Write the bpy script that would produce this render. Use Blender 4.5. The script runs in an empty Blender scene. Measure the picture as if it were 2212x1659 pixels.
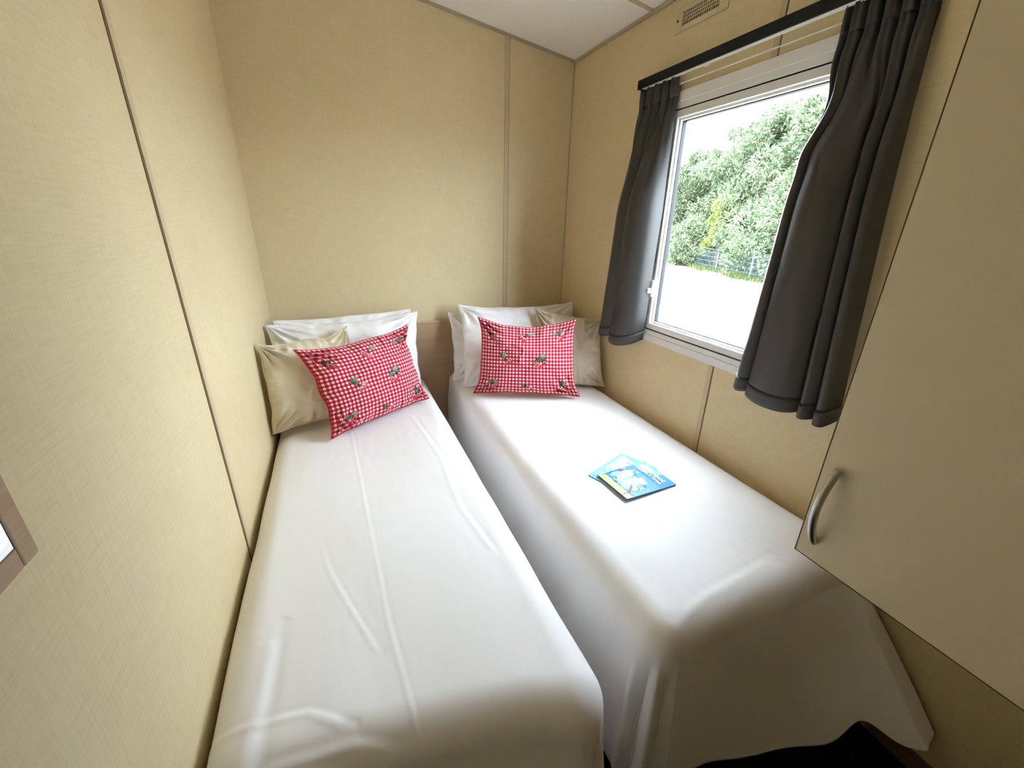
import bpy, bmesh, math, random
import numpy as np
from mathutils import Vector, Matrix

SC = bpy.context.scene
COL = SC.collection
PI = math.pi

# ------------------------------------------------------------------ camera
F_PX, YAW, PITCH, ROLL = 896.42, math.radians(-22.6449), math.radians(21.3845), math.radians(-1.0715)
CAM = Vector((0.3247, -2.2920, 1.2820))
fwd = Vector((-math.sin(YAW) * math.cos(PITCH), math.cos(YAW) * math.cos(PITCH), -math.sin(PITCH)))
rgt = Vector((math.cos(YAW), math.sin(YAW), 0))
dwn = fwd.cross(rgt)
r2 = rgt * math.cos(ROLL) + dwn * math.sin(ROLL)
d2 = dwn * math.cos(ROLL) - rgt * math.sin(ROLL)
cd = bpy.data.cameras.new('camera')
cd.sensor_fit = 'HORIZONTAL'
cd.sensor_width = 36.0
cd.lens = F_PX / 2212 * 36.0
cd.clip_start = 0.02
cam = bpy.data.objects.new('camera', cd)
COL.objects.link(cam)
M = Matrix((r2, -d2, -fwd)).transposed().to_4x4()
M.translation = CAM
cam.matrix_world = M
SC.camera = cam

# ------------------------------------------------------------------ sky, sun, exposure
SC.view_settings.view_transform = 'Standard'
SC.view_settings.look = 'None'
SC.view_settings.gamma = 1.0
SC.view_settings.use_curve_mapping = False
SC.view_settings.exposure = 1.62
SKY_STRENGTH = 9.0
SUN_STRENGTH = 6.0
w = bpy.data.worlds.new('sky')
SC.world = w
w.use_nodes = True
bg = w.node_tree.nodes['Background']
bg.inputs['Color'].default_value = (0.86, 0.98, 1.16, 1)
bg.inputs['Strength'].default_value = SKY_STRENGTH
sd = bpy.data.lights.new('sun', 'SUN')
sd.energy = SUN_STRENGTH
sd.angle = math.radians(3)
sd.color = (1.0, 0.95, 0.86)
sun = bpy.data.objects.new('sun', sd)
COL.objects.link(sun)
sun.rotation_euler = Vector((0.62, 0.30, -0.95)).to_track_quat('-Z', 'Y').to_euler()
try:
    SC.cycles.use_denoising = True
    SC.cycles.max_bounces = 14
    SC.cycles.diffuse_bounces = 10
    SC.cycles.transparent_max_bounces = 12
    SC.cycles.sample_clamp_indirect = 8.0
except Exception:
    pass

# ------------------------------------------------------------------ materials
def mat(name, color, rough=0.6, spec=0.3, metal=0.0, sheen=0.0):
    m = bpy.data.materials.new(name)
    m.use_nodes = True
    b = m.node_tree.nodes['Principled BSDF']
    b.inputs['Base Color'].default_value = (*color, 1)
    b.inputs['Roughness'].default_value = rough
    b.inputs['Specular IOR Level'].default_value = spec
    b.inputs['Metallic'].default_value = metal
    if sheen:
        b.inputs['Sheen Weight'].default_value = sheen
    return m

def nd(m, t, **kw):
    n = m.node_tree.nodes.new(t)
    for k, v in kw.items():
        setattr(n, k, v)
    return n

def lk(m, a, b):
    m.node_tree.links.new(a, b)

def noise(m, scale_vec, scale=1.0, detail=2.0, rough=0.5, coord='Object'):
    tc = nd(m, 'ShaderNodeTexCoord')
    mp = nd(m, 'ShaderNodeMapping')
    mp.inputs['Scale'].default_value = scale_vec
    lk(m, tc.outputs[coord], mp.inputs['Vector'])
    n = nd(m, 'ShaderNodeTexNoise')
    n.inputs['Scale'].default_value = scale
    n.inputs['Detail'].default_value = detail
    n.inputs['Roughness'].default_value = rough
    lk(m, mp.outputs['Vector'], n.inputs['Vector'])
    return n.outputs['Fac']

def ramp(m, fac, stops):
    r = nd(m, 'ShaderNodeValToRGB')
    e = r.color_ramp.elements
    e[0].position, e[0].color = stops[0][0], (*stops[0][1], 1)
    e[1].position, e[1].color = stops[-1][0], (*stops[-1][1], 1)
    for p, c in stops[1:-1]:
        x = e.new(p)
        x.color = (*c, 1)
    lk(m, fac, r.inputs['Fac'])
    return r.outputs['Color']

def math_(m, op, a, b):
    n = nd(m, 'ShaderNodeMath', operation=op)
    for i, v in enumerate((a, b)):
        if isinstance(v, (int, float)):
            n.inputs[i].default_value = v
        else:
            lk(m, v, n.inputs[i])
    return n.outputs[0]

def bump(m, h, strength=0.2, dist=0.001):
    b = nd(m, 'ShaderNodeBump')
    b.inputs['Strength'].default_value = strength
    b.inputs['Distance'].default_value = dist
    lk(m, h, b.inputs['Height'])
    lk(m, b.outputs['Normal'], m.node_tree.nodes['Principled BSDF'].inputs['Normal'])

def bsdf(m):
    return m.node_tree.nodes['Principled BSDF']

# linen-effect wall board
m_wall = mat('linen_wallboard', (0.63, 0.53, 0.36), 0.55, 0.25)
f1 = noise(m_wall, (260, 260, 15), 1.0, 3, 0.6)
f2 = noise(m_wall, (15, 15, 260), 1.0, 3, 0.6)
f3 = noise(m_wall, (4, 4, 4), 1.0, 3, 0.6)
wv = math_(m_wall, 'ADD', math_(m_wall, 'MULTIPLY', f1, 0.5), math_(m_wall, 'MULTIPLY', f2, 0.5))
wv2 = math_(m_wall, 'ADD', wv, math_(m_wall, 'MULTIPLY', math_(m_wall, 'SUBTRACT', f3, 0.5), 0.25))
lk(m_wall, ramp(m_wall, wv2, [(0.30, (0.60, 0.49, 0.285)), (0.52, (0.665, 0.555, 0.335)), (0.72, (0.705, 0.60, 0.375))]), bsdf(m_wall).inputs['Base Color'])
bump(m_wall, wv, 0.25, 0.0006)
m_batten = mat('batten_beige', (0.56, 0.44, 0.28), 0.45, 0.35)
m_cornice = mat('cornice_grey_beige', (0.42, 0.37, 0.28), 0.5, 0.3)
m_groove = mat('groove_brown', (0.22, 0.14, 0.07), 0.8, 0.1)
m_ceil = mat('ceiling_white_board', (0.86, 0.85, 0.83), 0.6, 0.2)
bump(m_ceil, noise(m_ceil, (1, 1, 1), 350, 2), 0.1, 0.0005)
m_carpet = mat('carpet_dark', (0.012, 0.010, 0.009), 0.95, 0.05)
bump(m_carpet, noise(m_carpet, (1, 1, 1), 500, 3), 0.6, 0.004)
m_outer = mat('outer_cladding', (0.55, 0.52, 0.45), 0.6, 0.3)

def wood(name, a, b, axis=(3, 60, 60)):
    m = mat(name, a, 0.45, 0.35)
    n = noise(m, axis, 1.0, 4, 0.6)
    n2 = noise(m, tuple(x * 5 for x in axis), 1.0, 3, 0.6)
    f = math_(m, 'ADD', math_(m, 'MULTIPLY', n, 0.7), math_(m, 'MULTIPLY', n2, 0.3))
    lk(m, ramp(m, f, [(0.3, b), (0.7, a)]), bsdf(m).inputs['Base Color'])
    return m
m_oak = wood('oak_laminate', (0.50, 0.35, 0.215), (0.42, 0.28, 0.165), (2.5, 40, 45))
m_frame = wood('oak_picture_frame', (0.47, 0.33, 0.20), (0.37, 0.245, 0.14), (60, 3, 60))
m_skirt = wood('skirting_brown', (0.22, 0.14, 0.08), (0.16, 0.10, 0.06), (60, 3, 60))
m_door = mat('cabinet_cream_laminate', (0.68, 0.60, 0.42), 0.42, 0.4)
bump(m_door, noise(m_door, (1, 1, 1), 600, 2), 0.15, 0.0004)
m_edge = mat('cabinet_edge_brown', (0.16, 0.10, 0.06), 0.5, 0.3)
m_steel = mat('brushed_steel', (0.48, 0.47, 0.45), 0.3, 0.5, 1.0)
m_upvc = mat('white_window_profile', (0.74, 0.74, 0.73), 0.35, 0.45)
m_gasket = mat('black_gasket', (0.015, 0.015, 0.017), 0.6, 0.3)
m_white = mat('white_plastic', (0.80, 0.80, 0.77), 0.35, 0.4)
m_rail = mat('black_rail', (0.012, 0.012, 0.013), 0.7, 0.2)
m_vent = mat('vent_beige_plastic', (0.60, 0.51, 0.34), 0.45, 0.35)
m_dark = mat('vent_shade_and_screw_dark', (0.05, 0.03, 0.018), 0.9, 0.1)

m_curt = mat('charcoal_blackout_cloth', (0.033, 0.031, 0.028), 0.42, 0.5, 0, 0.03)
bump(m_curt, noise(m_curt, (900, 900, 900), 1.0, 2), 0.1, 0.0004)

def cloth(name, color, rough=0.75, sheen=0.2, b=0.10):
    m = mat(name, color, rough, 0.2, 0, sheen)
    n = noise(m, (1, 1, 1), 260, 3, 0.6)
    n2 = noise(m, (1, 1, 1), 38, 4, 0.55)
    bump(m, math_(m, 'ADD', math_(m, 'MULTIPLY', n, 0.25), n2), b, 0.002)
    return m
m_sheet = cloth('white_cotton_sheet', (0.86, 0.85, 0.85), 0.7, 0.1)
m_pcase = cloth('white_cotton_pillowcase', (0.85, 0.835, 0.83), 0.7, 0.1, 0.15)
m_satin = mat('cream_satin', (0.70, 0.62, 0.46), 0.24, 0.6, 0, 0.05)
m_satin_dull = mat('cream_satin_case', (0.68, 0.60, 0.47), 0.38, 0.4, 0, 0.1)
for mm in (m_satin, m_satin_dull):
    bump(mm, noise(mm, (1, 1, 1), 25, 4, 0.55), 0.18, 0.003)
m_matt = mat('mattress_ticking', (0.7, 0.68, 0.62), 0.8, 0.1)
m_base = wood('bed_base_brown', (0.30, 0.2, 0.12), (0.22, 0.14, 0.08))

# gingham from the cushion's own UV map
m_ging = mat('red_gingham_cotton', (0.6, 0.05, 0.08), 0.75, 0.15, 0, 0.15)
uvn = nd(m_ging, 'ShaderNodeUVMap'); uvn.uv_map = 'UVMap'
sp = nd(m_ging, 'ShaderNodeSeparateXYZ')
lk(m_ging, uvn.outputs['UV'], sp.inputs[0])
def band(o, n):
    t = math_(m_ging, 'MULTIPLY', o, n * 2 * PI)
    s = math_(m_ging, 'SINE', t, 0.0)
    s = math_(m_ging, 'ADD', math_(m_ging, 'MULTIPLY', s, 3.5), 1.15)
    n_ = nd(m_ging, 'ShaderNodeClamp'); lk(m_ging, s, n_.inputs[0])
    return n_.outputs[0]
ba, bb = band(sp.outputs[0], 29), band(sp.outputs[1], 22)
warp = math_(m_ging, 'MULTIPLY', math_(m_ging, 'ADD', ba, bb), 0.5)
lk(m_ging, ramp(m_ging, warp, [(0.0, (0.86, 0.82, 0.82)), (0.5, (0.60, 0.075, 0.115)), (1.0, (0.34, 0.004, 0.020))]), bsdf(m_ging).inputs['Base Color'])
bump(m_ging, noise(m_ging, (1, 1, 1), 60, 3, 0.5), 0.12, 0.002)
m_ging_edge = mat('red_seam', (0.45, 0.02, 0.04), 0.75, 0.15)
m_cherry = mat('thread_cherry_red', (0.62, 0.03, 0.035), 0.45, 0.4)
m_leafd = mat('thread_dark_green', (0.045, 0.075, 0.05), 0.5, 0.4)
m_leafl = mat('thread_sage_green', (0.28, 0.36, 0.27), 0.45, 0.4)
m_stem = mat('thread_brown', (0.10, 0.04, 0.03), 0.5, 0.3)
m_hi = mat('thread_white', (0.8, 0.76, 0.74), 0.45, 0.4)

# window glass: clear sheet with a faint reflection
m_glass = bpy.data.materials.new('clear_glass'); m_glass.use_nodes = True
nt = m_glass.node_tree; nt.nodes.clear()
o_ = nt.nodes.new('ShaderNodeOutputMaterial'); mx = nt.nodes.new('ShaderNodeMixShader')
tr = nt.nodes.new('ShaderNodeBsdfTransparent'); gl = nt.nodes.new('ShaderNodeBsdfGlossy')
tr.inputs['Color'].default_value = (0.97, 0.985, 0.975, 1)
gl.inputs['Roughness'].default_value = 0.02
mx.inputs[0].default_value = 0.04
nt.links.new(tr.outputs[0], mx.inputs[1]); nt.links.new(gl.outputs[0], mx.inputs[2]); nt.links.new(mx.outputs[0], o_.inputs['Surface'])

# ------------------------------------------------------------------ helpers
def link(name, me, parent=None, mats=None):
    o = bpy.data.objects.new(name, me)
    COL.objects.link(o)
    if mats is not None:
        for m in (mats if isinstance(mats, (list, tuple)) else [mats]):
            me.materials.append(m)
    if parent:
        o.parent = parent
        o.matrix_parent_inverse = parent.matrix_world.inverted()
    return o

def empty(name, loc=(0, 0, 0)):
    o = bpy.data.objects.new(name, None)
    COL.objects.link(o)
    o.location = loc
    o.empty_display_size = 0.1
    bpy.context.view_layer.update()
    return o

def tag(o, label, cat, group=None):
    o['label'] = label
    o['category'] = cat
    if group:
        o['group'] = group
    return o

def struct(o):
    o['kind'] = 'structure'
    return o

class MB:
    """collects shapes into one mesh"""
    def __init__(self):
        self.v, self.f, self.mi = [], [], []
    def add(self, vs, fs, mi=0):
        b = len(self.v)
        self.v += [tuple(x) for x in vs]
        self.f += [tuple(b + i for i in f) for f in fs]
        self.mi += [mi] * len(fs)
        return self
    def box(self, a, b, mi=0):
        x0, y0, z0 = [min(p, q) for p, q in zip(a, b)]
        x1, y1, z1 = [max(p, q) for p, q in zip(a, b)]
        vs = [(x0, y0, z0), (x1, y0, z0), (x1, y1, z0), (x0, y1, z0), (x0, y0, z1), (x1, y0, z1), (x1, y1, z1), (x0, y1, z1)]
        return self.add(vs, [(0, 3, 2, 1), (4, 5, 6, 7), (0, 1, 5, 4), (1, 2, 6, 5), (2, 3, 7, 6), (3, 0, 4, 7)], mi)
    def prism(self, poly, axis, a, b, mi=0):
        """poly in the plane normal to axis ('x': (y,z), 'y': (x,z), 'z': (x,y))"""
        def P(p, t):
            return {'x': (t, p[0], p[1]), 'y': (p[0], t, p[1]), 'z': (p[0], p[1], t)}[axis]
        n = len(poly)
        vs = [P(p, a) for p in poly] + [P(p, b) for p in poly]
        fs = [tuple(range(n))[::-1], tuple(range(n, 2 * n))] + [(i, (i + 1) % n, n + (i + 1) % n, n + i) for i in range(n)]
        return self.add(vs, fs, mi)
    def tube(self, pts, r, seg=10, mi=0, cap=True):
        pts = [Vector(p) for p in pts]
        vs, fs = [], []
        up = None
        for i, p in enumerate(pts):
            t = (pts[min(i + 1, len(pts) - 1)] - pts[max(i - 1, 0)]).normalized()
            if up is None:
                up = t.orthogonal().normalized()
            up = (up - t * up.dot(t)).normalized()
            s = t.cross(up)
            rr = r[i] if isinstance(r, (list, tuple)) else r
            for k in range(seg):
                a = 2 * PI * k / seg
                vs.append(p + (up * math.cos(a) + s * math.sin(a)) * rr)
        for i in range(len(pts) - 1):
            for k in range(seg):
                fs.append((i * seg + k, i * seg + (k + 1) % seg, (i + 1) * seg + (k + 1) % seg, (i + 1) * seg + k))
        if cap:
            fs.append(tuple(range(seg))[::-1])
            fs.append(tuple((len(pts) - 1) * seg + k for k in range(seg)))
        return self.add(vs, fs, mi)
    def build(self, name, mats, parent=None, smooth=False, bevel=0.0, seg=2):
        me = bpy.data.meshes.new(name)
        me.from_pydata(self.v, [], self.f)
        bm = bmesh.new(); bm.from_mesh(me)
        bmesh.ops.recalc_face_normals(bm, faces=bm.faces)
        bm.to_mesh(me); bm.free()
        me.polygons.foreach_set('material_index', self.mi)
        if smooth:
            me.polygons.foreach_set('use_smooth', [True] * len(me.polygons))
        me.update()
        o = link(name, me, parent, mats)
        if bevel:
            bv = o.modifiers.new('bevel', 'BEVEL')
            bv.width = bevel; bv.segments = seg; bv.limit_method = 'ANGLE'; bv.angle_limit = math.radians(40)
        return o

def box(name, a, b, m, parent=None, bevel=0.0):
    return MB().box(a, b).build(name, m, parent, bevel=bevel)

def grid_mesh(name, P, m, parent=None, uv=None, closed_u=False, extra=None):
    """P: (nu, nv, 3) array -> smooth quad grid"""
    nu, nv = P.shape[:2]
    idx = np.arange(nu * nv).reshape(nu, nv)
    a = idx[:-1, :-1].ravel(); b = idx[1:, :-1].ravel(); c = idx[1:, 1:].ravel(); d = idx[:-1, 1:].ravel()
    faces = np.stack([a, b, c, d], 1)
    me = bpy.data.meshes.new(name)
    me.from_pydata(P.reshape(-1, 3).tolist(), [], faces.tolist())
    me.polygons.foreach_set('use_smooth', np.ones(len(faces), bool))
    me.update()
    return link(name, me, parent, m)

# smooth value noise in numpy
_R = np.random.RandomState(7)
_T = _R.rand(256, 256)
def vnoise(x, y, seed=0):
    x = np.asarray(x, float) + seed * 17.3; y = np.asarray(y, float) + seed * 31.7
    xi = np.floor(x).astype(int); yi = np.floor(y).astype(int)
    fx = x - xi; fy = y - yi
    fx = fx * fx * (3 - 2 * fx); fy = fy * fy * (3 - 2 * fy)
    g = lambda i, j: _T[i % 256, j % 256]
    return (g(xi, yi) * (1 - fx) + g(xi + 1, yi) * fx) * (1 - fy) + (g(xi, yi + 1) * (1 - fx) + g(xi + 1, yi + 1) * fx) * fy - 0.5

# ------------------------------------------------------------------ the room
RW, RY, FL, T = 1.60, -2.72, -0.075, 0.06
def cz(x):
    return 2.059 + 0.16 * (1.6 - x)
WY0, WY1, WZ0, WZ1 = -1.560, -0.775, 0.800, 1.735      # window opening in the right wall

struct(MB().box((-T, RY - T, FL - 0.12), (RW + T, T, FL)).build('floor', m_carpet))
struct(MB().prism([(0, FL), (RW, FL), (RW, cz(RW)), (0, cz(0))], 'y', 0.0, T).build('wall_back', m_wall))
# doorway behind the camera; the unseen hall is added to absorb bounce light
HY = RY - 1.1
wf = MB()
wf.box((0, RY - T, FL), (0.05, RY, 1.93)); wf.prism([(0.78, FL), (RW, FL), (RW, 1.93), (0.78, 1.93)], 'y', RY - T, RY)
wf.prism([(0, 1.93), (RW, 1.93), (RW, cz(RW)), (0, cz(0))], 'y', RY - T, RY)
struct(wf.build('wall_front', m_wall))
hw = MB()
hw.box((-T, HY - T, FL), (RW + T, HY, 2.1)); hw.box((-T, HY, FL), (0, RY - T, 2.1)); hw.box((RW, HY, FL), (RW + T, RY - T, 2.1))
struct(hw.build('wall_unseen_hall', m_wall))
struct(MB().box((-T, HY - T, 2.1), (RW + T, RY - T, 2.16)).build('ceiling_unseen_hall', m_ceil))
struct(MB().box((-T, HY - T, FL - 0.12), (RW + T, RY - T, FL)).build('floor_unseen_hall', m_carpet))
struct(MB().box((-T, RY - T, FL), (0, T, cz(0))).build('wall_left', m_wall))
wr = MB()
wr.box((RW, RY - T, FL), (RW + T, WY0, cz(RW)))
wr.box((RW, WY1, FL), (RW + T, T, cz(RW)))
wr.box((RW, WY0, FL), (RW + T, WY1, WZ0))
wr.box((RW, WY0, WZ1), (RW + T, WY1, cz(RW)))
struct(wr.build('wall_right', m_wall))
struct(MB().prism([(-T, cz(-T)), (RW + T, cz(RW + T)), (RW + T, cz(RW + T) + 0.09), (-T, cz(-T) + 0.09)], 'y', RY - T, T).build('ceiling', m_ceil))

# battens, cornices and beads
def batten_x(name, x, y, z0, z1, w_=0.022, s=1):
    """vertical strip on a wall x = const, face towards s"""
    b = MB()
    b.box((x, y - w_ / 2, z0), (x + s * 0.004, y + w_ / 2, z1), 0)
    b.box((x, y - w_ / 2 - 0.0035, z0), (x + s * 0.0015, y - w_ / 2, z1), 1)
    return struct(b.build(name, [m_batten, m_groove]))
batten_x('trim_1', 0.0, -1.158, FL, cz(0) - 0.001)
b = MB()
b.box((1.212, 0, FL), (1.234, -0.004, cz(1.234) - 0.002), 0)
b.box((1.234, 0, FL), (1.237, -0.0015, cz(1.237) - 0.002), 1)
struct(b.build('trim_2', [m_batten, m_groove]))
batten_x('trim_3', RW, -1.200, FL, WZ0 - 0.015, 0.020, -1)
batten_x('trim_4', RW, -1.200, WZ1 + 0.012, cz(RW) - 0.002, 0.020, -1)
# corner bead, cornice strips
struct(MB().box((RW - 0.006, -0.006, FL), (RW, 0, cz(RW) - 0.004)).build('trim_5', m_cornice))
struct(MB().prism([(0, cz(0) - 0.012), (RW, cz(RW) - 0.012), (RW, cz(RW)), (0, cz(0))], 'y', -0.010, 0).build('trim_6', m_cornice))
struct(MB().box((RW - 0.010, RY, cz(RW) - 0.012), (RW, 0, cz(RW))).build('trim_7', m_cornice))
struct(MB().prism([(0, cz(0) - 0.003), (RW, cz(RW) - 0.003), (RW, cz(RW)), (0, cz(0))], 'y', -0.615, -0.595).build('trim_8', m_batten))
struct(MB().box((RW - 0.012, RY, FL), (RW, 0, FL + 0.055)).build('baseboard_right', m_skirt))
struct(MB().box((0, RY, FL), (0.012, 0, FL + 0.055)).build('baseboard_left', m_skirt))

# headboard panel between / behind the beds
hb = empty('headboard', (0.8, -0.009, FL))
box('panel', (0.014, -0.019, FL + 0.057), (1.582, -0.002, 0.752), m_oak, hb)
box('top_edge', (0.014, -0.020, 0.752), (1.582, -0.002, 0.759), m_batten, hb)
tag(hb, 'low oak-effect headboard panel on the back wall behind both beds', 'headboard')

# ------------------------------------------------------------------ window
win = empty('window_1', (RW, (WY0 + WY1) / 2, WZ0)); win['kind'] = 'structure'
def ring(mb, y0, y1, z0, z1, w_, xa, xb, mi=0, wt=None, wb=None):
    """rectangular frame ring in a plane x = const"""
    wt = w_ if wt is None else wt; wb = w_ if wb is None else wb
    mb.box((xa, y0, z0), (xb, y0 + w_, z1), mi); mb.box((xa, y1 - w_, z0), (xb, y1, z1), mi)
    mb.box((xa, y0 + w_, z0), (xb, y1 - w_, z0 + wb), mi); mb.box((xa, y0 + w_, z1 - wt), (xb, y1 - w_, z1), mi)
b = MB(); ring(b, WY0 - 0.012, WY1 + 0.012, WZ0 - 0.012, WZ1 + 0.010, 0.020, RW - 0.008, RW + 0.002, 0, wt=0.034, wb=0.030)
b.build('architrave', m_upvc, win, bevel=0.002)
b = MB(); ring(b, WY0 + 0.006, WY1 - 0.006, WZ0 + 0.016, WZ1 - 0.022, 0.016, RW - 0.004, RW + 0.055, 0, wt=0.024, wb=0.022)
b.build('outer_frame', m_upvc, win, bevel=0.002)
b = MB(); ring(b, WY0 + 0.021, WY1 - 0.021, WZ0 + 0.037, WZ1 - 0.045, 0.005, RW + 0.000, RW + 0.05, 0)
b.build('gasket', m_gasket, win)
sash = MB(); ring(sash, WY0 + 0.026, WY1 - 0.026, WZ0 + 0.042, WZ1 - 0.050, 0.026, RW - 0.002, RW + 0.045, 0)
ring(sash, WY0 + 0.050, WY1 - 0.050, WZ0 + 0.066, WZ1 - 0.074, 0.011, RW + 0.008, RW + 0.040, 0)
so = sash.build('sash', m_upvc, win, bevel=0.003)
b = MB(); ring(b, WY0 + 0.060, WY1 - 0.060, WZ0 + 0.076, WZ1 - 0.084, 0.004, RW + 0.018, RW + 0.036, 0)
b.build('glazing_seal', m_gasket, win)
box('glass_pane', (RW + 0.024, WY0 + 0.060, WZ0 + 0.076), (RW + 0.028, WY1 - 0.060, WZ1 - 0.084), m_glass, win)
lt = MB()
lt.box((RW - 0.014, WY1 - 0.056, 0.985), (RW - 0.002, WY1 - 0.026, 1.055))
lt.box((RW - 0.030, WY1 - 0.050, 1.000), (RW - 0.014, WY1 - 0.012, 1.022))
lt.tube([(RW - 0.030, WY1 - 0.018, 1.012), (RW - 0.034, WY1 - 0.008, 0.995), (RW - 0.036, WY1 - 0.002, 0.965)], [0.009, 0.008, 0.005], 8)
lt.build('latch_handle', m_white, win, bevel=0.002)

# curtain rail, wire
rail = empty('curtain_rail', (1.55, -1.1, 1.80))
box('black_valance', (1.545, -1.675, 1.787), (1.552, -0.628, 1.818), m_rail, rail, 0.001)
box('return_end', (1.552, -0.635, 1.787), (RW, -0.628, 1.818), m_rail, rail, 0.001)
tk = MB()
tk.box((1.552, -1.675, 1.790), (1.575, -0.64, 1.803)); tk.box((1.557, -1.675, 1.787), (1.559, -0.64, 1.790)); tk.box((1.566, -1.675, 1.786), (1.569, -0.64, 1.790))
tk.box((1.575, -0.95, 1.792), (RW, -0.93, 1.802)); tk.box((1.575, -1.45, 1.792), (RW, -1.43, 1.802))
tk.build('white_track', m_white, rail)
tag(rail, 'black-fronted curtain rail with white track above the window', 'curtain rail')
wire = empty('net_curtain_wire', (1.585, -1.1, 1.76))
MB().tube([(1.585, -0.80, 1.764), (1.585, -0.84, 1.766), (1.585, -1.10, 1.765), (1.585, -1.52, 1.763)], 0.0022, 8).build('wire', m_white, wire, True)
MB().tube([(1.585, -0.800, 1.764), (1.592, -0.790, 1.762), (RW, -0.785, 1.760)], 0.0018, 6).build('hook', m_steel, wire, True)
MB().tube([(1.585, -0.822, 1.765), (1.585, -0.826, 1.765), (1.585, -0.836, 1.766), (1.585, -0.840, 1.766)], [0.003, 0.0048, 0.0048, 0.003], 8).build('end_stop', m_steel, wire, True)
MB().tube([(1.585, -1.520, 1.763), (1.592, -1.530, 1.762), (RW, -1.535, 1.761)], 0.0018, 6).build('hook', m_steel, wire, True)
tag(wire, 'thin white net-curtain wire strung under the curtain rail', 'curtain wire')

# curtains: pleated sheets hanging from the rail
def smooth_path(pts, n):
    """Catmull-Rom through (y, x) points, resampled to n points"""
    p = np.array([pts[0]] + list(pts) + [pts[-1]], float)
    out = []
    m = len(pts) - 1
    for t in np.linspace(0, m - 1e-6, n):
        i = int(t); f = t - i
        a, b_, c, d = p[i], p[i + 1], p[i + 2], p[i + 3]
        out.append(0.5 * (2 * b_ + (c - a) * f + (2 * a - 5 * b_ + 4 * c - d) * f * f + (3 * b_ - a - 3 * c + d) * f ** 3))
    return np.array(out)

def curtain(name, yt, prof, ztop, zbot, pleats, seed, label, edge):
    nu, nv = 280, 100
    v1 = np.linspace(0, 1, nv)
    bot = smooth_path(prof, nu)
    uu = np.linspace(0, 1, nu)
    ph = 2 * PI * pleats * uu + seed
    top = np.stack([yt[0] + (yt[1] - yt[0]) * uu, 1.572 - 0.008 * np.sin(ph) - 0.004 * np.sin(2 * ph + 1)], 1)
    P = np.zeros((nu, nv, 3))
    span = bot[-1, 0] - bot[0, 0]
    for j, v in enumerate(v1):
        k = np.clip((v - 0.05) / 0.42, 0, 1); k = k * k * (3 - 2 * k)
        yy = top[:, 0] * (1 - k) + (bot[:, 0]) * k
        # below the header the outline runs straight to the hem
        lin0 = yt[0] + (prof[0][0] - yt[0]) * v + edge(v); lin1 = yt[1] + (prof[-1][0] - yt[1]) * v
        f = (yy - yy[0]) / (yy[-1] - yy[0])
        yy = lin0 + (lin1 - lin0) * f
        pin = math.exp(-((v - 0.075) / 0.03) ** 2)
        xx = top[:, 1] * (1 - k) + bot[:, 1] * k + 0.006 * pin
        xx = xx - 0.004 * vnoise(uu * 9, v * 5 + 0 * uu, seed) * k
        drop = zbot - ztop
        zz = ztop + drop * v + 0.022 * k * (xx - 1.535) / 0.05 * (1 if v > 0.5 else 0) * max(0, v - 0.5) * 2
        P[:, j] = np.stack([np.clip(xx, 1.46, 1.592), yy, zz], 1)
    root = empty(name, (1.55, (yt[0] + yt[1]) / 2, zbot))
    k0, k1 = 6, 95
    def sheet(nm, a, b_):
        o = grid_mesh(nm, P[:, a:b_ + 1], m_curt, root)
        sm = o.modifiers.new('cloth', 'SOLIDIFY'); sm.thickness = 0.0022
        return o
    sheet('drape', k0, k1); sheet('heading', 0, k0)
    Q = P.copy(); Q[:, :, 0] -= 0.0005
    hm = grid_mesh('hem', Q[:, k1:], m_curt, root)
    sm = hm.modifiers.new('cloth', 'SOLIDIFY'); sm.thickness = 0.004
    tag(root, label, 'curtain', 'curtains at the window')
    return root
curtain('curtain', (-0.628, -0.832),
        [(-0.532, 1.578), (-0.545, 1.535), (-0.590, 1.513), (-0.632, 1.532), (-0.645, 1.552), (-0.650, 1.525), (-0.672, 1.505), (-0.715, 1.494), (-0.757, 1.502), (-0.795, 1.535), (-0.812, 1.588)],
        1.789, 0.768, 4.5, 1.0, 'narrow charcoal curtain gathered at the left of the window, by the corner', lambda v: 0.0)
curtain('curtain', (-1.408, -1.598),
        [(-1.355, 1.578), (-1.358, 1.545), (-1.385, 1.520), (-1.412, 1.532), (-1.425, 1.556), (-1.422, 1.535), (-1.428, 1.515), (-1.480, 1.500), (-1.545, 1.506), (-1.582, 1.530), (-1.590, 1.556),
         (-1.592, 1.530), (-1.608, 1.512), (-1.632, 1.530), (-1.640, 1.556), (-1.642, 1.530), (-1.650, 1.512), (-1.668, 1.515), (-1.680, 1.560)],
        1.795, 0.775, 5.5, 2.4, 'wide charcoal curtain at the right of the window, beside the cream cabinet',
        lambda v: -0.020 * math.exp(-((v - 0.21) / 0.07) ** 2) + 0.008 * math.exp(-((v - 0.32) / 0.04) ** 2))

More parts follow.
